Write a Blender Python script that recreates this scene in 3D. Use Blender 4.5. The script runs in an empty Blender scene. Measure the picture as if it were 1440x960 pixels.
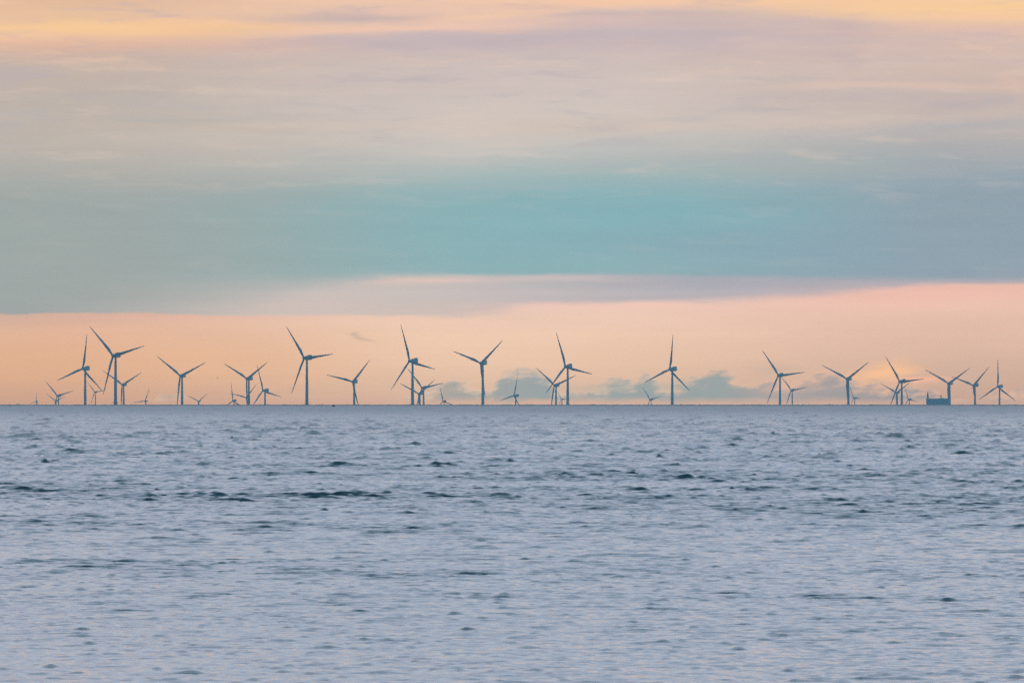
import bpy, bmesh, math, random
import numpy as np
from mathutils import Vector, Matrix

random.seed(7)
rng = np.random.default_rng(11)
sc = bpy.context.scene
C = sc.collection

# ------------------------------------------------------------------ geometry of the view
F = 16620.0            # focal length expressed in units of 1/1440 of the frame width (a 415 mm telephoto)
EYE = 6.0              # camera height above the sea
RE = 7.4e6             # earth radius with normal refraction
DEG = F * math.pi / 180.0

def sea_z(d):
    return -d * d / (2 * RE)

def at(px, py, d):
    """world point at ground distance d seen in the direction px, py of the photograph"""
    return Vector(((px - 720) * d / F, d, EYE + (548 - py) * d / F))

def lin(c):
    return tuple(((v / 255) / 12.92 if v / 255 <= 0.04045 else ((v / 255 + 0.055) / 1.055) ** 2.4) for v in c)

# ------------------------------------------------------------------ little node language
class S:
    nt = None
    def __init__(s, k): s.k = k
    @staticmethod
    def m(op, *a):
        n = S.nt.nodes.new('ShaderNodeMath'); n.operation = op
        for i, v in enumerate(a):
            if isinstance(v, S): S.nt.links.new(v.k, n.inputs[i])
            else: n.inputs[i].default_value = v
        return S(n.outputs[0])
    def __add__(s, o): return S.m('ADD', s, o)
    __radd__ = __add__
    def __sub__(s, o): return S.m('SUBTRACT', s, o)
    def __rsub__(s, o): return S.m('SUBTRACT', o, s)
    def __mul__(s, o): return S.m('MULTIPLY', s, o)
    __rmul__ = __mul__
    def __truediv__(s, o): return S.m('DIVIDE', s, o)

def put(sock, v):
    if isinstance(v, S): S.nt.links.new(v.k, sock)
    elif isinstance(v, (tuple, list)): sock.default_value = tuple(v) + ((1,) if len(v) == 3 and len(sock.default_value) == 4 else ())
    else: sock.default_value = v

def sstep(a, b, x):
    """0 at a, 1 at b, smooth; a and b may be sockets"""
    n = S.nt.nodes.new('ShaderNodeMapRange'); n.interpolation_type = 'SMOOTHSTEP'
    put(n.inputs['Value'], x); put(n.inputs['From Min'], a); put(n.inputs['From Max'], b)
    return S(n.outputs['Result'])

def mix(f, a, b):
    n = S.nt.nodes.new('ShaderNodeMix'); n.data_type = 'RGBA'
    put(n.inputs[0], f); put(n.inputs[6], a); put(n.inputs[7], b)
    return S(n.outputs[2])

def cramp(x, stops, x0, x1, interp='LINEAR'):
    """stops: (position, srgb) over x0..x1"""
    n = S.nt.nodes.new('ShaderNodeValToRGB'); cr = n.color_ramp; cr.interpolation = interp
    put(n.inputs[0], (x - x0) / (x1 - x0))
    while len(cr.elements) < len(stops): cr.elements.new(0.5)
    for e, (p, c) in zip(cr.elements, stops):
        e.position = (p - x0) / (x1 - x0)
    for e, (p, c) in zip(cr.elements, sorted(stops)):
        e.position = (p - x0) / (x1 - x0); e.color = lin(c) + (1,)
    return S(n.outputs[0])

def curve(x, pts, x0=-200.0, x1=1640.0, y1=1000.0):
    """smooth profile y(x)"""
    n = S.nt.nodes.new('ShaderNodeFloatCurve'); c = n.mapping.curves[0]
    n.mapping.use_clip = True
    put(n.inputs['Value'], (x - x0) / (x1 - x0))
    pts = sorted(pts)
    while len(c.points) < len(pts): c.points.new(0.5, 0.5)
    for p, (a, b) in zip(c.points, pts): p.location = ((a - x0) / (x1 - x0), b / y1)
    n.mapping.update()
    return S(n.outputs[0]) * y1

def noise(x, y, det=4.0, rough=0.55, w=0.0, z=None):
    c = S.nt.nodes.new('ShaderNodeCombineXYZ'); put(c.inputs[0], x); put(c.inputs[1], y); put(c.inputs[2], w if z is None else z)
    n = S.nt.nodes.new('ShaderNodeTexNoise'); n.noise_dimensions = '3D'
    S.nt.links.new(c.outputs[0], n.inputs['Vector'])
    n.inputs['Scale'].default_value = 1; n.inputs['Detail'].default_value = det; n.inputs['Roughness'].default_value = rough
    return S(n.outputs[0])

# ------------------------------------------------------------------ world: dusk sky with cloud layers
HZ_TOP, HZ_R, HZ_DENS = 215.0, 50000.0, 2.5e-5     # the haze box and its density
HZ_J = (.05, .18, .28)
def cosel(z): return S.m('SQRT', 1 - z * z)
SUN_EL, SUN_AZ = 5.0, 62.0       # degrees; azimuth to the right of the view direction
world = bpy.data.worlds.new("World"); sc.world = world; world.use_nodes = True
nt = world.node_tree; nt.nodes.clear(); S.nt = nt
out = nt.nodes.new('ShaderNodeOutputWorld'); bg = nt.nodes.new('ShaderNodeBackground')
STR = 0.1; bg.inputs['Strength'].default_value = STR
nt.links.new(bg.outputs[0], out.inputs[0])
sky = nt.nodes.new('ShaderNodeTexSky'); sky.sky_type = 'NISHITA'; sky.sun_disc = False
sky.sun_elevation = math.radians(SUN_EL); sky.sun_rotation = math.radians(SUN_AZ)
sky.air_density = 1.0; sky.dust_density = 1.5; sky.ozone_density = 4.0
tc = nt.nodes.new('ShaderNodeTexCoord'); sp = nt.nodes.new('ShaderNodeSeparateXYZ')
nt.links.new(tc.outputs['Generated'], sp.inputs[0])
dx, dy, dz = (S(sp.outputs[i]) for i in range(3))
az = S.m('ARCTAN2', dx, dy)
el = S.m('ARCSINE', dz)
X = 720 + az * F             # direction measured in the photograph's own units, so that the
Y = 548 - el * F             # cloud layers keep their azimuth and elevation in the world
eldeg = el * (180 / math.pi)

n1 = noise(X * (1/260), Y * (1/34), 5, .55, 0.0)
n2 = noise(X * (1/110), Y * (1/20), 5, .6, 7.3)
nb = noise(X * (1/420), Y * (1/90), 3, .5, 3.1)
n3 = noise(X * (1/38), Y * (1/9), 5, .6, 12.0)
Yw = Y + (n1 - .5) * 22 + (n2 - .5) * 9
Xw = X + (n2 - .5) * 90
Ys = Y + (n1 - .5) * 9 + (n3 - .5) * 3

UL, UM, UR = 60, 700, 1380
def by_u(l, m_, r):
    a = mix(sstep(UL, UM, X), l, m_)
    return mix(sstep(UM + 60, UR, X), a, r)

peach = by_u(
    cramp(Y, [(400,(222,182,165)),(446,(222,180,160)),(462,(228,184,158)),(500,(228,182,150)),(530,(222,177,147)),(556,(210,170,148)),(570,(202,166,148))], 400, 600),
    cramp(Y, [(400,(236,204,190)),(436,(238,206,188)),(470,(241,207,183)),(510,(235,201,176)),(545,(222,190,168)),(570,(210,178,162))], 400, 600),
    cramp(Y, [(400,(242,194,178)),(432,(238,197,180)),(470,(226,191,173)),(510,(213,182,164)),(545,(206,174,158)),(570,(198,170,158))], 400, 600))
lav = by_u((0.34,0.42,0.40), lin((206,194,190)), lin((178,172,182)))
lav = mix(sstep(0, 420, X), lin((158,168,169)), mix(sstep(520, 1000, X), lin((208,196,190)), lin((178,176,186))))
teal = mix(sstep(100, 760, X), lin((160,172,171)), lin((144,182,187)))
teal = mix(sstep(820, 1400, X), teal, lin((146,166,180)))
greige = by_u(lin((190,183,173)), lin((207,200,193)), lin((193,184,180)))
topc = by_u(
    cramp(Y, [(-60,(235,190,145)),(0,(232,192,162)),(18,(238,198,164)),(60,(228,188,166)),(85,(204,184,172)),(140,(194,184,176)),(200,(195,186,177))], -60, 260),
    cramp(Y, [(-60,(250,205,160)),(0,(244,205,182)),(30,(234,200,186)),(60,(212,194,190)),(120,(212,199,194)),(200,(210,202,195))], -60, 260),
    cramp(Y, [(-60,(255,205,150)),(0,(253,212,168)),(24,(248,206,164)),(40,(232,196,178)),(70,(218,193,182)),(120,(210,190,181)),(200,(194,185,181))], -60, 260))

col = peach
es = curve(X, [(-200,3),(400,3),(600,6),(900,8),(1150,9),(1300,5),(1640,5)])
e2 = curve(X, [(-200,441),(0,441),(180,440),(400,445),(560,444),(660,440),(760,430),(900,425),(1050,422),(1150,414),(1250,403),(1440,397),(1640,395)])
col = mix(sstep(e2 + es, e2 - es, Y + (n1 - .5) * 20 + (n2 - .5) * 11 + (n3 - .5) * 4), col, lav)
# faint pink edge just under the lavender sheet
e1 = curve(X, [(-200,436),(0,430),(200,420),(400,404),(480,395),(560,388),(700,386),(900,386),(1100,388),(1300,392),(1440,394),(1640,396)])
soft1 = curve(X, [(-200,40),(300,36),(480,16),(600,6),(760,3),(900,4),(1440,7),(1640,7)])
col = mix(sstep(e1 + soft1, e1 - soft1, Ys), col, teal)
e0 = curve(X, [(-200,225),(0,222),(200,226),(480,222),(620,222),(760,214),(900,208),(1100,204),(1300,195),(1440,200),(1640,205)])
f0 = sstep(e0 + 74, e0 - 34, Y + (n1 - .5) * 26 + (n2 - .5) * 10)
col = mix(f0, col, topc)

def blob(x, y, a, b, c, k, slope=0.0, wx=1.0):
    """soft cloud patch, edges broken up by the warped coordinates"""
    global col
    u = (Xw - x) * (1 / a)
    v = (Yw - y - (Xw - x) * slope) * (1 / b)
    r = u * u + v * v
    col = mix(S.m('EXPONENT', r * -1.0) * k, col, lin(c))

# blue core of the band
blob(920, 300, 190, 24, (122,182,192), .5)
blob(880, 320, 420, 55, (132,182,192), .5)
blob(680, 330, 170, 60, (134,184,190), .45)
blob(1120, 350, 300, 34, (136,168,184), .5)
blob(1150, 235, 260, 26, (172,184,184), .5)
blob(100, 330, 300, 60, (158,174,170), .4)
blob(1350, 320, 150, 60, (146,164,176), .45)
# thin warm lips of the layers
blob(610, 395, 95, 5, (240,204,192), .6)
blob(760, 391, 130, 3.5, (222,200,196), .5)
blob(760, 412, 300, 9, (204,196,196), .5)
blob(900, 433, 260, 6, (244,202,188), .6)
blob(1300, 415, 170, 16, (246,194,180), .6, -.03)
blob(180, 447, 220, 4, (238,184,166), .35)
blob(600, 452, 260, 8, (246,208,186), .35)
blob(330, 505, 130, 30, (234,188,152), .45)
# high wisps
blob(90, 40, 170, 7.5, (255,212,152), .9, -.02)
blob(290, 36, 170, 7, (250,204,160), .75, .02)
blob(30, 55, 110, 9, (250,205,165), .7)
blob(330, 58, 210, 7, (240,196,172), .6)
blob(190, 66, 260, 7, (226,186,166), .5)
blob(520, 56, 180, 8, (198,184,184), .6)
blob(500, 26, 110, 5, (208,186,178), .75)
blob(560, 42, 150, 5, (246,204,182), .7, -.03)
blob(680, 24, 140, 5.5, (250,208,178), .8, -.08)
blob(760, 10, 90, 5, (232,196,178), .7)
blob(820, 22, 120, 6, (206,186,182), .85)
blob(980, 18, 160, 7, (206,188,184), .8)
blob(850, 50, 280, 12, (198,188,192), .7)
blob(1060, 32, 170, 8, (208,190,188), .7)
blob(1240, 24, 170, 6, (255,208,172), .7, .02)
blob(1380, 12, 160, 10, (255,212,158), .8)
blob(1180, 4, 260, 5, (252,206,166), .7)
blob(880, 2, 260, 4.5, (252,206,172), .8)
blob(1260, 60, 200, 10, (214,192,182), .5)
blob(640, 62, 200, 8, (200,188,190), .5)
blob(1250, 117, 130, 4, (222,196,182), .7)
blob(1200, 130, 110, 7, (196,184,182), .6)
blob(1428, 122, 22, 12, (236,200,176), .7)
blob(1400, 140, 60, 10, (186,180,182), .6, -.15)
blob(1370, 178, 120, 8, (168,176,182), .6, -.05)
blob(1040, 170, 330, 12, (214,200,190), .4)
blob(270, 178, 170, 5, (204,188,174), .6, .03)
blob(250, 172, 90, 4, (178,182,176), .5)
blob(960, 168, 90, 4, (200,194,188), .5)
blob(700, 178, 260, 9, (216,198,184), .45)
# broken texture of the high cloud
p4 = noise((X + n1 * 160) * (1/170), (Y + n2 * 30) * (1/22), 6, .62, 50.0)
p5 = noise((X + n2 * 90) * (1/70), (Y + n1 * 24) * (1/13), 6, .6, 57.0)
pp = p4 * .8 + p5 * .2
e_top = sstep(110, 15, Y) * .5
e_mid = sstep(330, 150, Y) * .42 + .07
hi_, lo_ = sstep(.50, .70, pp), sstep(.50, .33, pp)
warm = mix(sstep(140, 40, Y), lin((226, 206, 194)), mix(sstep(700, 1300, X), lin((255, 208, 172)), lin((255, 212, 178))))
cool = mix(sstep(140, 40, Y), lin((184, 180, 186)), lin((198, 180, 186)))
col = mix(hi_ * S.m('MAXIMUM', e_top, e_mid) * sstep(440, 380, Y), col, warm)
col = mix(lo_ * S.m('MAXIMUM', e_top, e_mid) * sstep(440, 380, Y), col, cool)
blob(960, 52, 300, 26, (200,184,189), .6)
blob(1010, 26, 190, 9, (205,186,186), .6)
blob(640, 58, 240, 14, (198,182,188), .55, -.02)
blob(520, 28, 120, 6, (206,184,180), .6)
blob(150, 42, 260, 9, (255,208,160), .75, .01)
blob(590, 40, 190, 7, (250,206,180), .65, -.04)
blob(700, 22, 110, 6, (252,208,178), .6, -.06)
blob(1330, 14, 200, 12, (255,210,162), .6)
blob(1270, 121, 170, 5, (226,198,184), .6)
blob(1240, 138, 160, 9, (196,182,184), .5)
# cumulus along the horizon: crisp tops, soft feet
prof = curve(X, [(-200,600),(195,600),(214,560),(230,553),(252,556),(275,566),(330,600),(520,600),(560,562),(590,549),(612,537),(650,531),(664,545),(690,548),(705,523),(745,516),(768,522),(785,545),(800,549),(838,545),(865,531),(890,534),(905,524),(930,537),(965,531),(990,522),(1015,516),(1030,524),(1042,534),(1060,540),(1075,532),(1105,540),(1125,534),(1150,524),(1175,522),(1205,532),(1240,536),(1290,540),(1320,552),(1370,566),(1400,550),(1440,552),(1500,556),(1640,600)], y1=700)
nc = noise((X + Y * 1.1) * (1/24) + n2 * 1.2, Y * (1/15), 6, .6, 21.0)
nd = noise(X * (1/70), Y * (1/16), 5, .6, 31.0)
Yc = Y + (nc - .5) * 46 + (nd - .5) * 16
top = sstep(prof - 3, prof + 8, Yc)
foot = sstep(568, 556, Y + (nd - .5) * 16)
body = top * foot * sstep(.14, .40, nd + (nc - .5) * .3)
col = mix(top * foot * .22, col, lin((216,190,176)))
ctint = mix(sstep(500, 760, X), lin((170,164,156)), mix(sstep(1000, 1120, X), lin((136,163,170)), lin((146,156,164))))
q = Yc - prof
lit = mix(sstep(900, 1100, X), lin((226,200,178)), lin((244,196,164)))
ctint = mix(sstep(-6, 22, q + (nd - .5) * 44), lit, ctint)
col = mix(body * .84, col, ctint)
# sunlit heap near the right and small ones
blob(1243, 524, 40, 12, (255,200,156), .95, -.18)
blob(1215, 532, 22, 8, (236,190,158), .7)
blob(1292, 535, 38, 5, (252,192,160), .85)
blob(1105, 548, 40, 9, (224,186,166), .6)
blob(1085, 520, 26, 8, (196,178,166), .5)
blob(505, 470, 12, 3, (200,176,162), .8, .2)
blob(515, 476, 10, 2.5, (200,176,162), .7, .2)
blob(425, 528, 26, 5, (244,190,158), .5, -.3)
blob(900, 545, 110, 7, (152,172,168), .35)

# large scale brightness of the layers and very fine streaks
st = noise(X * (1/600), Y * (1/6), 4, .6, 40.0)
gain = .985 + (n1 - .5) * .12 + (st - .5) * .05 + (n3 - .5) * .02
vs = nt.nodes.new('ShaderNodeVectorMath'); vs.operation = 'SCALE'
nt.links.new(col.k, vs.inputs[0]); nt.links.new(gain.k, vs.inputs['Scale'])
col = S(vs.outputs[0])

# the sky above the frame: high cloud thinning into clear dusk blue
HI = cramp(eldeg, [(1.9,(240,204,176)),(2.6,(206,200,204)),(4,(182,198,216)),(10,(186,201,226)),(18,(188,210,236)),(26,(176,208,234)),(36,(90,134,160)),(50,(64,108,136)),(90,(60,104,132))], 0, 90, 'LINEAR')
hn = noise(dx * 5, dy * 5, 5, .6, 2.0, z=dz * 22)
hp = noise(dx * 9, dy * 9, 4, .6, 2.0, z=dz * 30 + 5)
HI = mix(sstep(.5, .68, hp) * sstep(26, 14, eldeg), HI, lin((238, 218, 222)))
hv = nt.nodes.new('ShaderNodeVectorMath'); hv.operation = 'SCALE'
nt.links.new(HI.k, hv.inputs[0]); nt.links.new((0.95 + hn * .5).k, hv.inputs['Scale'])
col = mix(sstep(1.9, 2.9, eldeg), col, S(hv.outputs[0]))
# away from the sunset the cloud turns dark
cosaz = S.m('COSINE', az)
back = cramp(eldeg, [(-5,(108,168,190)),(3,(112,172,196)),(15,(98,164,192)),(90,(62,114,144))], -5, 90)
col = mix(sstep(.72, .15, cosaz), col, back)
# below the horizon (never seen past the sea)
col = mix(sstep(-.6, -1.2, eldeg), col, lin((50,70,84)))
# the air near the horizon dims what lies behind it: the clouds out there are as bright as that takes
tanel = S.m('MAXIMUM', dz / S.m('MAXIMUM', cosel(dz), .01), 1e-4)
path = S.m('MINIMUM', S.m('DIVIDE', HZ_TOP - EYE, tanel), HZ_R)
gt = S.m('EXPONENT', path * HZ_DENS)
va = nt.nodes.new('ShaderNodeVectorMath'); va.operation = 'SCALE'
nt.links.new(col.k, va.inputs[0]); nt.links.new(gt.k, va.inputs['Scale'])
vj = nt.nodes.new('ShaderNodeVectorMath'); vj.operation = 'SCALE'
vj.inputs[0].default_value = HZ_J; nt.links.new((gt - 1).k, vj.inputs['Scale'])
vb = nt.nodes.new('ShaderNodeVectorMath'); vb.operation = 'SUBTRACT'
nt.links.new(va.outputs[0], vb.inputs[0]); nt.links.new(vj.outputs[0], vb.inputs[1])
vc = nt.nodes.new('ShaderNodeVectorMath'); vc.operation = 'MAXIMUM'
nt.links.new(vb.outputs[0], vc.inputs[0]); vc.inputs[1].default_value = (.01, .01, .01)
sv = nt.nodes.new('ShaderNodeVectorMath'); sv.operation = 'SCALE'
nt.links.new(vc.outputs[0], sv.inputs[0]); sv.inputs['Scale'].default_value = 1 / STR
# a little of the clear sky shows through the cloud
fin = mix(.94, S(sky.outputs[0]), S(sv.outputs[0]))
nt.links.new(fin.k, bg.inputs['Color'])
world.cycles.sampling_method = 'MANUAL'; world.cycles.sample_map_resolution = 1024

# ------------------------------------------------------------------ sun (low, behind cloud)
sl = bpy.data.lights.new('sun', 'SUN'); sl.energy = 0.5; sl.angle = math.radians(12); sl.color = (1, .72, .5)
so = bpy.data.objects.new('sun', sl); C.objects.link(so)
a, e = math.radians(SUN_AZ), math.radians(SUN_EL)
sdir = Vector((math.sin(a) * math.cos(e), math.cos(a) * math.cos(e), math.sin(e)))
so.rotation_euler = sdir.to_track_quat('Z', 'Y').to_euler()
so.location = (200, 0, 100)

# ------------------------------------------------------------------ materials
def mat(name):
    m = bpy.data.materials.new(name); m.use_nodes = True
    S.nt = m.node_tree
    return m, m.node_tree, m.node_tree.nodes['Principled BSDF']

def paint(name, c, rough=.45, var=.12, scale=.15):
    m, t, b = mat(name)
    g = t.nodes.new('ShaderNodeTexCoord'); n = t.nodes.new('ShaderNodeTexNoise')
    n.inputs['Scale'].default_value = scale; n.inputs['Detail'].default_value = 4
    t.links.new(g.outputs['Object'], n.inputs['Vector'])
    k = mix(S(n.outputs[0]), tuple(v * (1 - var) for v in c), tuple(min(1, v * (1 + var)) for v in c))
    t.links.new(k.k, b.inputs['Base Color']); b.inputs['Roughness'].default_value = rough
    return m

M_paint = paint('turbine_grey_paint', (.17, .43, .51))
M_blade = paint('blade_grey_gelcoat', (.16, .32, .39), .4)
M_yellow = paint('transition_yellow_paint', (.42, .30, .08), .5)
M_steel = paint('platform_steel', (.22, .24, .25), .5)
M_hull = paint('hull_blue_paint', (.28, .48, .58), .4)
M_house = paint('deckhouse_brown_paint', (.26, .17, .15), .5)
M_crane = paint('crane_ochre_paint', (.30, .17, .06), .5)
M_glass = paint('wheelhouse_glass', (.02, .03, .04), .1)
M_black = paint('black_feathers', (.008, .009, .011), .6, .2, 8)
M_brown = paint('brown_feathers', (.10, .05, .03), .7, .3, 8)

# water
M_sea, t, b = mat('sea_water')
b.inputs['Base Color'].default_value = (.012, .050, .062, 1)

b.inputs['IOR'].default_value = 1.33
g = t.nodes.new('ShaderNodeNewGeometry'); sp = t.nodes.new('ShaderNodeSeparateXYZ')
t.links.new(g.outputs['Position'], sp.inputs[0])
px, py, pz = (S(sp.outputs[i]) for i in range(3))
w1 = noise(px * 2.4, py * 1.2, 4, .62, 0.0)
w2 = noise(px * 9.0, py * 3.0, 3, .6, 5.0)
bp = t.nodes.new('ShaderNodeBump'); bp.inputs['Strength'].default_value = 1; bp.inputs['Distance'].default_value = 1
off = sstep(400, 3500, py)               # the wind freshens offshore
hgt = (w1 * .028 + w2 * .009) * (1 + off * 2.6)
put(b.inputs['Roughness'], .06 + sstep(900, 4500, py) * .22 + sstep(5000, 9000, py) * .2)
t.links.new(hgt.k, bp.inputs['Height']); t.links.new(bp.outputs[0], b.inputs['Normal'])

# ------------------------------------------------------------------ helpers for objects
def link_mesh(name, me, m, parent=None):
    me.materials.append(m); o = bpy.data.objects.new(name, me); C.objects.link(o)
    if parent is not None: o.parent = parent
    return o

def obj(name, bm, m, parent=None, smooth=True):
    me = bpy.data.meshes.new(name); bmesh.ops.recalc_face_normals(bm, faces=bm.faces)
    bm.to_mesh(me); bm.free()
    for p in me.polygons: p.use_smooth = smooth
    return link_mesh(name, me, m, parent)

def loft(bm, rings, cap=True):
    vs = [[bm.verts.new(p) for p in r] for r in rings]
    n = len(vs[0])
    for a_, b_ in zip(vs, vs[1:]):
        for i in range(n): bm.faces.new((a_[i], a_[(i+1) % n], b_[(i+1) % n], b_[i]))
    if cap:
        bm.faces.new(vs[0]); bm.faces.new(vs[-1])

def circ(r, z, n=24, cx=0, cy=0):
    return [(cx + r*math.cos(2*math.pi*i/n), cy + r*math.sin(2*math.pi*i/n), z) for i in range(n)]

def tube(bm, p, q, r, n=8):
    p, q = Vector(p), Vector(q); d = (q - p).normalized()
    u = d.orthogonal().normalized(); v = d.cross(u)
    loft(bm, [[tuple(c + (u*math.cos(2*math.pi*i/n) + v*math.sin(2*math.pi*i/n))*r) for i in range(n)] for c in (p, q)])

def box(bm, x0, x1, y0, y1, z0, z1):
    loft(bm, [[(x0,y0,z),(x1,y0,z),(x1,y1,z),(x0,y1,z)] for z in (z0, z1)])

# ------------------------------------------------------------------ sea: one curved sheet with real waves
def wave_tile(N, L, lam_p, hrms, spread, cut, seed, theta0=0.0, power=3.6):
    r = np.random.default_rng(seed)
    k = 2*np.pi*np.fft.fftfreq(N, L/N); kx, ky = np.meshgrid(k, k)
    kk = np.hypot(kx, ky); kk[0, 0] = 1e9
    kp = 2*np.pi/lam_p
    S_ = np.exp(-1.25*(kp/kk)**2) * kk**(-power)
    th = np.arctan2(ky, kx) - (-np.pi/2 + theta0)
    S_ *= (np.cos(th/1.0)**2 * (np.cos(th) > 0) + .08)**spread
    S_ *= np.exp(-(kk*cut)**2)
    A = np.sqrt(S_) * (r.normal(size=(N, N)) + 1j*r.normal(size=(N, N)))
    A[0, 0] = 0
    h = np.fft.ifft2(A).real
    s = hrms / h.std()
    gx = np.fft.ifft2(A * (-1j*kx/kk)).real; gy = np.fft.ifft2(A * (-1j*ky/kk)).real
    return h*s, gx*s, gy*s

def sample(tiles, L, x, y, ang):
    c, s = math.cos(ang), math.sin(ang)
    u = (x*c - y*s) / L; v = (x*s + y*c) / L
    N = tiles[0].shape[0]
    u = (u - np.floor(u)) * N; v = (v - np.floor(v)) * N
    i0 = u.astype(np.int32) % N; j0 = v.astype(np.int32) % N
    fu = (u - np.floor(u)); fv = (v - np.floor(v)); i1 = (i0+1) % N; j1 = (j0+1) % N
    res = []
    for T in tiles:
        res.append((T[j0, i0]*(1-fu) + T[j0, i1]*fu)*(1-fv) + (T[j1, i0]*(1-fu) + T[j1, i1]*fu)*fv)
    return res

DENSE_COLS = 980
half = math.radians(3.5)
dense = np.linspace(-half, half, DENSE_COLS)
side = half + (math.pi - half) * (np.linspace(0, 1, 70)[1:] ** 2.6)
angs = np.concatenate([-side[::-1][1:], dense, side])          # ends at +pi; the sheet closes on itself
rad = list(np.linspace(.5, 226, 40))
r_ = 228.0
while r_ < 48000:
    rad.append(r_)
    if r_ < 420: r_ += .16
    elif r_ < 620: r_ += .23
    elif r_ < 12000: r_ += .23 * (r_/620)**1.9
    else: r_ += 1500
rad = np.array(rad)
A_, R_ = np.meshgrid(angs, rad)
x = (R_*np.sin(A_)).ravel(); y = (R_*np.cos(A_)).ravel()
nR, nA = len(rad), len(angs)
dist = np.hypot(x, y)
TA = wave_tile(1024, 97.0, 1.7, 1.0, 1.6, .05, 1, .1)
TB = wave_tile(1024, 431.0, 5.5, 1.0, 2.0, .2, 2, .12, 3.9)
TC = wave_tile(1024, 61.0, 1.0, 1.0, .6, .05, 4, 0, 3.2)
TD = wave_tile(1024, 1500.0, 17.0, 1.0, .8, 1.0, 5, .1, 3.4)
TE = wave_tile(1024, 41.0, .62, 1.0, .6, .03, 8, 0, 3.6)
TF = wave_tile(1024, 131.0, 2.9, 1.0, 1.0, .1, 9, -.1, 3.6)
TG = wave_tile(512, 700.0, 90.0, 1.0, .3, 3.0, 3)
ha, dxa, dya = sample(TA, 97.0, x*.42, y, .04)          # long crested wind waves
hb, dxb, dyb = sample(TB, 431.0, x*.5, y, -.05)
hc, dxc, dyc = sample(TC, 61.0, x*.72, y, .1)            # short chop
hd, dxd, dyd = sample(TD, 1500.0, x*1.3, y, .04)         # larger waves offshore
he, dxe, dye = sample(TE, 41.0, x*.85, y, -.12)           # ripples close by
hf, dxf, dyf = sample(TF, 131.0, x*.42, y, .06)
gst, = sample(TG[:1], 700.0, x, y, .4)
amp = np.clip(1.08 + .27*gst, .5, 1.7)                            # gusts: patches of rougher and calmer water
offs = np.clip((dist - 450) / 1100, 0, 1)                      # the wind freshens offshore
offd = np.clip((dist - 1300) / 3000, 0, 1)
def peaked(q, s0, k):                                          # a few waves stand up steeper than the rest
    return q + k*np.maximum(0, q - s0) ** 1.2
nf = np.clip((dist - 60)/650, .45, 1); A1 = .0120*amp*(1 + 1.2*offs)*nf; A2 = .010*amp*(1 + 3.8*offs)*nf; A3 = .0080*(1 + 2.2*offs); A6 = .036*np.clip((dist - 380)/1600, 0, 1)*amp; A5 = .0042*np.clip((1100 - dist)/500, 0, 1); A4 = .10*offd
h = peaked(ha, .9, 2.3)*A1 + peaked(hb, 1.15, .8)*A2 + peaked(hc, 1.5, 1.6)*A3 + hd*A4 + he*A5 + peaked(hf, 1.1, 1.9)*A6
mx = dxa*A1 + dxb*A2; my = dya*A1 + dyb*A2 + dyd*A4
far = np.clip((16000 - dist) / 4000, 0, 1)
z = sea_z(dist) + h*far
x2 = x - mx*.9*far; y2 = y - my*.9*far
co = np.empty((nR*nA + 1, 3), np.float32); co[:-1, 0] = x2; co[:-1, 1] = y2; co[:-1, 2] = z; co[-1] = (0, 0, 0)
I, J = np.meshgrid(np.arange(nR-1), np.arange(nA), indexing='ij')
J1 = (J+1) % nA
quads = np.stack([I*nA+J, I*nA+J1, (I+1)*nA+J1, (I+1)*nA+J], -1).reshape(-1, 4).astype(np.int32)
quads = quads[:, ::-1]
tris = np.stack([np.full(nA, nR*nA), np.arange(nA), (np.arange(nA)+1) % nA], -1).astype(np.int32)[:, ::-1]
me = bpy.data.meshes.new('sea')
me.vertices.add(len(co)); me.vertices.foreach_set('co', co.ravel())
loops = np.concatenate([quads.ravel(), tris.ravel()])
me.loops.add(len(loops)); me.loops.foreach_set('vertex_index', loops)
nq, ntr = len(quads), len(tris)
me.polygons.add(nq + ntr)
ls = np.concatenate([np.arange(nq)*4, nq*4 + np.arange(ntr)*3]).astype(np.int32)
me.polygons.foreach_set('loop_start', ls)
me.polygons.foreach_set('use_smooth', np.ones(nq+ntr, bool))
me.update(calc_edges=True)
if me.polygons[len(quads)//2].normal.z < 0: me.flip_normals()
sea = link_mesh('sea', me, M_sea); sea['kind'] = 'structure'
sea['label'] = 'rippled lavender blue sea running out to the horizon'
print('sea verts', len(co))

# ------------------------------------------------------------------ haze
hz = bmesh.new(); box(hz, -HZ_R, HZ_R, -HZ_R, HZ_R, -180, HZ_TOP)
mh = bpy.data.materials.new('sea_haze'); mh.use_nodes = True; t = mh.node_tree; t.nodes.clear()
ho = t.nodes.new('ShaderNodeOutputMaterial'); pv = t.nodes.new('ShaderNodeVolumePrincipled')
pv.inputs['Color'].default_value = (.72, .90, 1.0, 1); pv.inputs['Density'].default_value = HZ_DENS
pv.inputs['Anisotropy'].default_value = 0.0
t.links.new(pv.outputs[0], ho.inputs['Volume'])
haze = obj('haze', hz, mh, smooth=False); haze['kind'] = 'stuff'; haze['label'] = 'thin pale sea haze in front of the far turbines'

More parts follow.
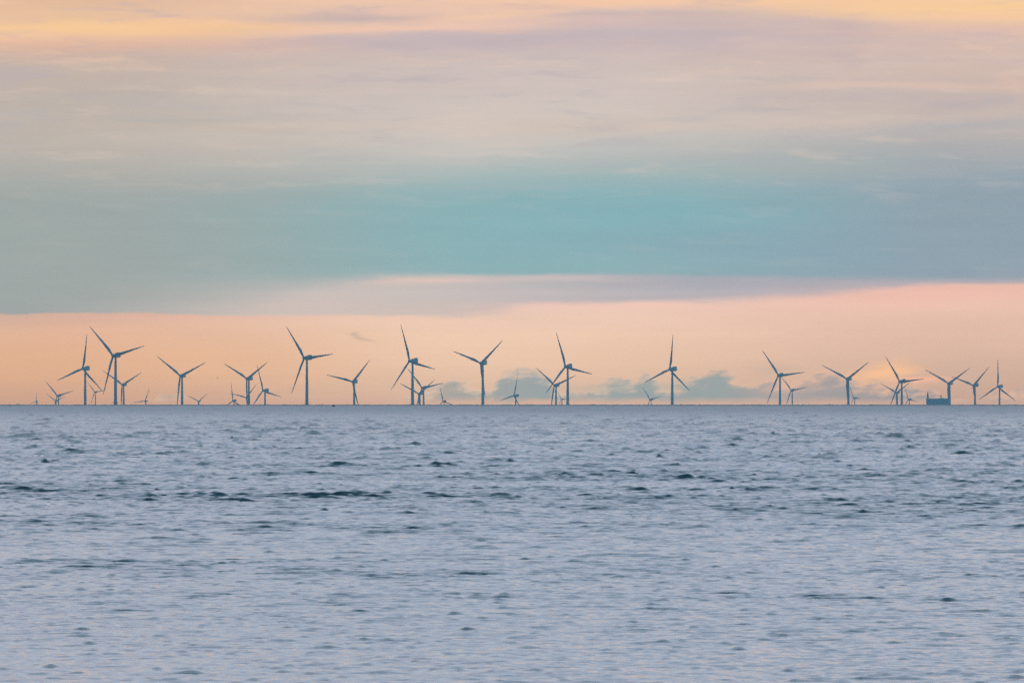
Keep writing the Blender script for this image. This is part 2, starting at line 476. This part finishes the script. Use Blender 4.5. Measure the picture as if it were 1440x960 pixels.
# ------------------------------------------------------------------ wind turbines
RB = 82.0     # rotor radius of the model
def blade_mesh():
    bm = bmesh.new(); rings = []
    st_ = [0, .02, .05, .09, .14, .19, .25, .32, .40, .5, .6, .7, .8, .88, .94, .975, .995, 1.0]
    ch = [3.9, 3.9, 4.0, 4.5, 5.4, 6.0, 5.9, 5.4, 4.8, 4.1, 3.5, 2.9, 2.35, 1.85, 1.4, 1.0, .55, .12]
    tk = [3.9, 3.9, 3.7, 3.1, 2.4, 1.9, 1.55, 1.25, 1.0, .8, .62, .48, .36, .27, .2, .14, .08, .03]
    for s, c, k in zip(st_, ch, tk):
        r = 2.0 + s*(RB-2.0); tw = math.radians(14*(1-s)**2 + 1); ring = []
        bl = min(1, max(0, (s-.02)/.15))
        off = -.18*c*bl
        for i in range(16):
            q = 2*math.pi*i/16
            u = .5*c*math.cos(q); v = .5*k*math.sin(q)*(1 - .35*bl*math.cos(q))
            u -= off
            ring.append((u*math.cos(tw) - v*math.sin(tw), u*math.sin(tw) + v*math.cos(tw) + -.9*s*s*2.2, r))
        rings.append(ring)
    loft(bm, rings); return bm          # grows along +z, upwind side is -y

def hub_mesh():
    bm = bmesh.new()
    prof = [(0.05,-4.6),(1.2,-4.3),(2.1,-3.5),(2.7,-2.2),(3.0,-.6),(3.0,1.6),(2.5,2.6)]
    loft(bm, [[(r*math.cos(2*math.pi*i/20), yy, r*math.sin(2*math.pi*i/20)) for i in range(20)] for r, yy in prof])
    for k in range(3):
        a_ = 2*math.pi*k/3; d = Vector((math.sin(a_), 0, math.cos(a_)))
        tube(bm, d*1.5, d*2.9, 2.05, 16)
    return bm

def nacelle_mesh():
    bm = bmesh.new(); rings = []
    for yy, w, z0, z1 in ((2.6,2.2,-2.2,2.2),(3.4,3.3,-3.4,3.2),(6,3.9,-4.1,4.0),(18,3.9,-4.1,4.3),(21,3.6,-3.4,4.3),(22.4,3.0,-2.2,3.9)):
        c = .9; rings.append([(-w,yy,z0+c),(-w+c,yy,z0),(w-c,yy,z0),(w,yy,z0+c),(w,yy,z1-c),(w-c,yy,z1),(-w+c,yy,z1),(-w,yy,z1-c)])
    loft(bm, rings); return bm

def cooler_mesh():
    bm = bmesh.new(); box(bm, -3.6, 3.6, 17.6, 20.6, 4.2, 6.6); box(bm, -1.2, 1.2, 9, 12, 4.0, 5.4)
    tube(bm, (2.6,16,4.2), (2.6,16,7.4), .12); tube(bm, (-2.6,16,4.2), (-2.6,16,7.4), .12); return bm

def tower_mesh():                       # unit height, scaled per turbine
    bm = bmesh.new(); rings = []
    for zz, r in ((0,3.35),(.01,3.35),(.33,3.05),(.331,3.1),(.335,3.1),(.336,3.05),(.66,2.6),(.661,2.66),(.665,2.66),(.666,2.6),(.985,2.15),(1.0,2.3)):
        rings.append(circ(r, zz, 28))
    loft(bm, rings); return bm

def tp_mesh():
    bm = bmesh.new()
    loft(bm, [circ(3.6, z_, 28) for z_ in (-6, 18)])
    for yy in (-1.1, 1.1):
        tube(bm, (-4.9, yy, -4), (-4.9, yy, 12), .22)
        for zz in (0, 5, 10): tube(bm, (-3.5, yy, zz), (-4.9, yy, zz), .15)
    for k in range(24): tube(bm, (-4.4, -.4, -2 + k*.8), (-4.4, .4, -2 + k*.8), .05, 5)
    return bm

def platform_mesh():
    bm = bmesh.new()
    loft(bm, [circ(5.6, 18.0, 28), circ(5.6, 18.5, 28)])
    for zz in (19.1, 19.7):
        for k in range(20):
            a0, a1 = 2*math.pi*k/20, 2*math.pi*(k+1)/20
            tube(bm, (5.4*math.cos(a0), 5.4*math.sin(a0), zz), (5.4*math.cos(a1), 5.4*math.sin(a1), zz), .06, 5)
    for k in range(20):
        a0 = 2*math.pi*k/20; tube(bm, (5.4*math.cos(a0), 5.4*math.sin(a0), 18.5), (5.4*math.cos(a0), 5.4*math.sin(a0), 19.7), .06, 5)
    return bm

root0 = bpy.data.objects.new('wind_turbine', None); C.objects.link(root0)
proto = {
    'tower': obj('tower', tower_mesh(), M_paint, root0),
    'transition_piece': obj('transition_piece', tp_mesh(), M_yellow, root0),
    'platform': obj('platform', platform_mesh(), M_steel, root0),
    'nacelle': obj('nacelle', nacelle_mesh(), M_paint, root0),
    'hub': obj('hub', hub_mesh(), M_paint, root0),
    'cooler': None, 'blades': []}
proto['cooler'] = obj('cooler', cooler_mesh(), M_steel, proto['nacelle'])
bm_ = blade_mesh(); b0 = obj('blade', bm_, M_blade, root0)
b1 = b0.copy(); b2 = b0.copy()
for q in (b1, b2): C.objects.link(q); q.parent = root0
proto['blades'] = [b0, b1, b2]

# hub x, hub y, rotor radius (photo units), yaw, phase, label
TURB = [
 (158.8,499.9,57.4,34,76,'tallest turbine at far left, one blade steeply up left, right blade almost level'),
 (116.3,518.3,49.8,38,10,'tall turbine with one blade nearly upright, just left of the tallest at far left'),
 (50.4,564.0,13.5,38,9,'tiny faint turbine nearest the left edge, only its upright blade clear of the horizon'),
 (80.3,556.3,29.7,34,76,'small pale turbine second from the left edge, long blade pointing up left'),
 (77.8,564.0,18.0,32,67,'very small hazy turbine half hidden behind the small pale one near the left edge'),
 (133.1,551.2,19.0,30,80,'small turbine low between the two tall turbines at far left'),
 (171.8,540.7,37.7,30,62,'medium hazy turbine with V shaped blades directly right of the tallest left tower'),
 (203.6,564.0,20.3,36,25,'tiny faint turbine, blade tilted right, left of a low grey cloud bank'),
 (253.4,528.3,46.7,30,66,'turbine standing alone at left, two long thin blades in a wide V'),
 (278.8,564.0,19.0,30,55,'tiny sunk turbine showing only a flat V of blades, right of the lone left one'),
 (327.2,563.3,26.4,38,114,'faint small turbine with one vertical blade, left of a stout towered V turbine'),
 (345.9,558.9,27.0,32,43,'small turbine hidden behind the stout V turbine tower, blades showing each side'),
 (347.0,532.2,44.7,36,58,'stout towered turbine with symmetrical V blades, a smaller one hidden behind its tower'),
 (369.7,549.1,38.5,44,103,'turbine with one nearly upright blade, just right of the stout symmetrical V one'),
 (427.6,503.3,55.5,40,84,'very tall turbine left of centre, steep left blade, right blade nearly level'),
 (495.7,536.6,43.3,30,43,'medium turbine left of centre, left blade almost flat and right blade raised'),
 (575.8,507.6,55.0,46,102,'very tall middle turbine, top blade near vertical, lower blade crossing two smaller ones'),
 (593.5,545.3,37.5,32,79,'medium turbine right behind the very tall middle one, its left blade passing that tower'),
 (588.4,553.5,35.0,34,55,'small turbine between the very tall middle tower and the medium one behind it'),
 (622.9,564.0,22.6,38,105,'tiny turbine, blade near vertical, right beside the group round the tall middle one'),
 (675.9,510.5,49.9,34,50,'large turbine standing alone near the centre, two blades in an open V'),
 (722.6,556.3,31.3,50,17,'faint thin turbine, blade upright before a teal cloud, right of the lone central one'),
 (779.5,541.7,40.1,34,69,"medium turbine of the right centre pair, crossed by its taller neighbour's blade"),
 (789.0,561.4,15.0,50,88,'tiny pale turbine caught between the two towers of the right centre pair'),
 (795.0,515.4,50.7,38,102,'tall turbine of the right centre pair, steep top blade and nearly level right blade'),
 (941.8,519.2,50.0,42,8,'tall lone turbine before the biggest teal cloud, top blade nearly vertical'),
 (913.8,561.5,23.0,48,80,'tiny faint turbine low left of the lone one before the biggest cloud'),
 (1094.6,527.6,44.1,30,84,'large turbine at right, steep left blade, a small one just behind its right'),
 (1112.7,548.6,27.0,30,80,'small turbine just behind the right side of the large one with level right blade'),
 (1190.8,532.6,43.8,30,56,'large turbine with wide V blades, left of the bright sunlit cloud'),
 (1200.3,559.6,19.5,58,91,'tiny turbine right of the foot of the wide V one by the sunlit cloud'),
 (1265.1,536.3,44.4,40,85,'turbine before the bright sunlit cloud, steep left blade, right blade almost level'),
 (1260.4,552.0,28.1,32,57,'small turbine close behind the left of the tower before the sunlit cloud'),
 (1277.2,561.4,20.4,50,97,'tiny turbine immediately right of the tower before the sunlit cloud'),
 (1333.4,538.9,41.4,30,58,'turbine with wide V blades, its tower at the right end of the ship'),
 (1368.4,541.7,40.1,40,48,'second turbine from the right edge, its left tip meeting the neighbour by the ship'),
 (1403.0,543.6,38.5,40,1,'turbine nearest the right edge, one blade straight up and two hanging down'),
]
def place(root, parts, hx, hy, rpx, phi, th, label):
    d = F * RB / rpx
    if d > 40000: d = 40000 + (rpx < 20) * 1200
    s = rpx * d / F / RB
    hub = at(hx, hy, d)
    # the tower stands behind the rotor centre along the shaft, yawed phi to the right
    ph = math.radians(phi); ax = Vector((math.sin(ph), math.cos(ph), 0))
    ov = 9.0 * s
    base = Vector((hub.x, hub.y, 0)) + ax * ov
    zb = sea_z(base.xy.length)
    root.location = (base.x, base.y, zb); root.rotation_euler = (0, 0, 0)
    H = hub.z - zb
    hubl = Vector((hub.x - base.x, hub.y - base.y, H))
    wide = max(s, .68)
    P = parts
    P['transition_piece'].scale = (wide, wide, s); P['platform'].scale = (wide, wide, s)
    P['tower'].location = (0, 0, 18.5*s); P['tower'].scale = (wide, wide, H - 18.5*s - 3.4*s)
    rz = -ph
    for k in ('nacelle', 'hub'):
        P[k].location = hubl; P[k].rotation_euler = (0, 0, rz); P[k].scale = (s, s, s)
    P['hub'].rotation_euler = (Matrix.Rotation(rz, 4, 'Z') @ Matrix.Rotation(math.radians(th), 4, 'Y')).to_euler()
    for k, bl in enumerate(P['blades']):
        Mx = Matrix.Rotation(rz, 4, 'Z') @ Matrix.Rotation(math.radians(th + 120*k), 4, 'Y')
        bl.location = hubl; bl.rotation_euler = Mx.to_euler(); bl.scale = (s, s, s)
    root['label'] = label; root['category'] = 'wind turbine'; root['group'] = 'offshore wind turbines along the horizon'
    return d, s, H

for i, T in enumerate(TURB):
    if i == 0: r, P = root0, proto
    else:
        r = root0.copy(); C.objects.link(r); P = {}
        for k in ('tower', 'transition_piece', 'platform', 'nacelle', 'hub'):
            c = proto[k].copy(); C.objects.link(c); c.parent = r; P[k] = c
        c = proto['cooler'].copy(); C.objects.link(c); c.parent = P['nacelle']; P['cooler'] = c
        P['blades'] = []
        for bl in proto['blades']:
            c = bl.copy(); C.objects.link(c); c.parent = r; P['blades'].append(c)
    print('turbine', i+1, ['%.2f' % v for v in place(r, P, *T)])

# ------------------------------------------------------------------ ship
ds = 30500.0
u = ds / F                                # metres per photo unit
sb = at(1302.6, 548, ds); zb = sea_z(ds)
ship = bpy.data.objects.new('ship', None); C.objects.link(ship); ship.location = (sb.x, sb.y, zb)
ship['label'] = 'blue grey ship with stern tower and deck crane on the horizon at right'; ship['category'] = 'ship'
def Z(py): return (EYE + (548 - py)*u) - zb      # height above the water seen at that photo row
deck = Z(560.2)
bm = bmesh.new(); rings = []
L = 33.5*u
for f_, w, zt, zk in ((0,.82,deck+.3,0),(.03,.98,deck+.3,-2),(.3,1,deck-.2,-2.5),(.7,1,deck-.1,-2.5),(.85,.86,deck+.2,-2.5),(.94,.5,deck+.5,-2),(1.0,.05,deck+.9,-1)):
    hw = 6.5*w; xx = f_*L; rk = .0 if f_ < .8 else (f_-.8)*9
    rings.append([(xx-rk*.9,-hw*.55,zk),(xx-rk*.5,-hw*.95,zk+4),(xx,-hw,zt),(xx,hw,zt),(xx-rk*.5,hw*.95,zk+4),(xx-rk*.9,hw*.55,zk)])
loft(bm, rings)
obj('hull', bm, M_hull, ship, False)
bm = bmesh.new()
box(bm, .9*u, 3.2*u, -3.2, 3.2, deck, Z(556)); box(bm, 1.1*u, 3.0*u, -2.4, 2.4, Z(556), Z(553)); box(bm, 1.3*u, 2.6*u, -1.6, 1.6, Z(553), Z(551.2))
for k in range(3): box(bm, .8*u, 3.3*u, -3.4, 3.4, Z(559-k*1.5), Z(559-k*1.5)+.18)
dh = obj('deckhouse', bm, M_house, ship, False)
bm = bmesh.new(); box(bm, 3.0*u-.02, 3.0*u+.06, -2.0, 2.0, Z(554.6), Z(553.6)); obj('window', bm, M_glass, dh, False)
bm = bmesh.new(); tube(bm, (2.0*u,0,Z(551.2)), (2.0*u,0,Z(550)), .12); tube(bm, (1.7*u,0,Z(550.5)), (2.3*u,0,Z(550.5)), .08); obj('mast', bm, M_steel, dh, False)
cr = bpy.data.objects.new('crane', None); C.objects.link(cr); cr.parent = ship
bm = bmesh.new(); loft(bm, [circ(1.1, z_, 14, 20.8*u) for z_ in (deck, Z(556.5))]); box(bm, 19.8*u, 21.9*u, -1.4, 1.4, Z(557), Z(555.2)); obj('crane_post', bm, M_steel, cr, False)
bm = bmesh.new()
for yy in (-.6, .6):
    for dz_ in (0, 1.1): tube(bm, (5.6*u, yy*.5, Z(555.9)+dz_*.5), (20.2*u, yy, Z(556)+dz_), .16, 6)
for k in range(12):
    a_ = 5.6 + k*1.2; tube(bm, (a_*u, -.5, Z(556)), ((a_+1.2)*u, -.5, Z(556)+.9), .09, 5); tube(bm, (a_*u, .5, Z(556)), ((a_+1.2)*u, .5, Z(556)+.9), .09, 5)
obj('crane_boom', bm, M_crane, cr, False)
bm = bmesh.new(); box(bm, 16.5*u, 26*u, -3.5, 3.5, deck-.1, Z(559.6)); box(bm, 22.5*u, 24.5*u, -2, 2, Z(559.6), Z(559.1)); obj('cargo_hatch', bm, M_hull, ship, False)
bm = bmesh.new()
for yy in (-6.2, 6.2):
    tube(bm, (4*u, yy, deck+1.0), (29*u, yy, deck+1.1), .05, 5)
    for k in range(26): tube(bm, ((4+k)*u, yy, deck-.2), ((4+k)*u, yy, deck+1.05), .04, 5)
obj('railing', bm, M_steel, ship, False)

# ------------------------------------------------------------------ birds
def bird(name, loc, span, rz, up, m, label, fold, fat=1.0):
    """one continuous body with neck, tail and two bent wings"""
    bm = bmesh.new(); s = span/1.3
    prof = [(-.36,.01,.0),(-.32,.03,.0),(-.2,.05,0),(0,.085,0),(.15,.075,.01),(.24,.04,.03),(.33,.035,.05),(.39,.045,.06),(.44,.035,.055),(.50,.012,.05),(.55,.004,.045)]
    rings = []
    for xx, r, zz in prof:
        r *= fat
        wd = 1.7 if xx < -.25 else 1.0
        rings.append([(xx*s, r*wd*s*math.cos(2*math.pi*i/10), (zz + r*.85*math.sin(2*math.pi*i/10))*s) for i in range(10)])
    loft(bm, rings)
    for sd in (-1, 1):
        rr = []
        for q, c, x0 in ((0.02,.20,.0),(.2,.19,.03),(.38,.15,.04),(.52,.10,-.02),(.65,.02,-.12)):
            zz = .03 + up*(q if q < .3 else .3 - (q-.3)*fold)
            rr.append([((x0+c/2)*s, sd*q*s, zz*s), (x0*s, sd*q*s, (zz+.018)*s), ((x0-c/2)*s, sd*q*s, zz*s), (x0*s, sd*q*s, (zz-.008)*s)])
        loft(bm, rr)
    o = obj(name, bm, m); o.location = loc; o.rotation_euler = (0, 0, rz)
    o['label'] = label; o['category'] = 'bird'
    return o
bird('seabird', at(469.2, 570.7, 2300), 1.15, math.radians(195), .55, M_black, 'black seabird skimming the water on the horizon line left of centre', .4, 1.9)
bird('gull', at(306.2, 531.0, 4300), 1.25, math.radians(170), .35, M_brown, 'small brownish gull flying in the peach sky between two turbines at left', 1.0)

# ------------------------------------------------------------------ camera
cd = bpy.data.cameras.new('camera'); cam = bpy.data.objects.new('camera', cd); C.objects.link(cam); sc.camera = cam
cd.sensor_fit = 'HORIZONTAL'; cd.sensor_width = 36; cd.lens = F/1440*36
cd.clip_start = 1; cd.clip_end = 250000
cam.location = (0, 0, EYE)
cam.rotation_euler = (math.pi/2 + math.atan((548-480)/F), 0, 0)

sc.view_settings.view_transform = 'Standard'; sc.view_settings.look = 'None'
sc.view_settings.gamma = 1; sc.view_settings.exposure = 0
sc.render.engine = 'CYCLES'
sc.cycles.volume_bounces = 0
sc.cycles.max_bounces = 4
sc.cycles.use_adaptive_sampling = False
sc.cycles.use_denoising = False
sc.render.film_transparent = False
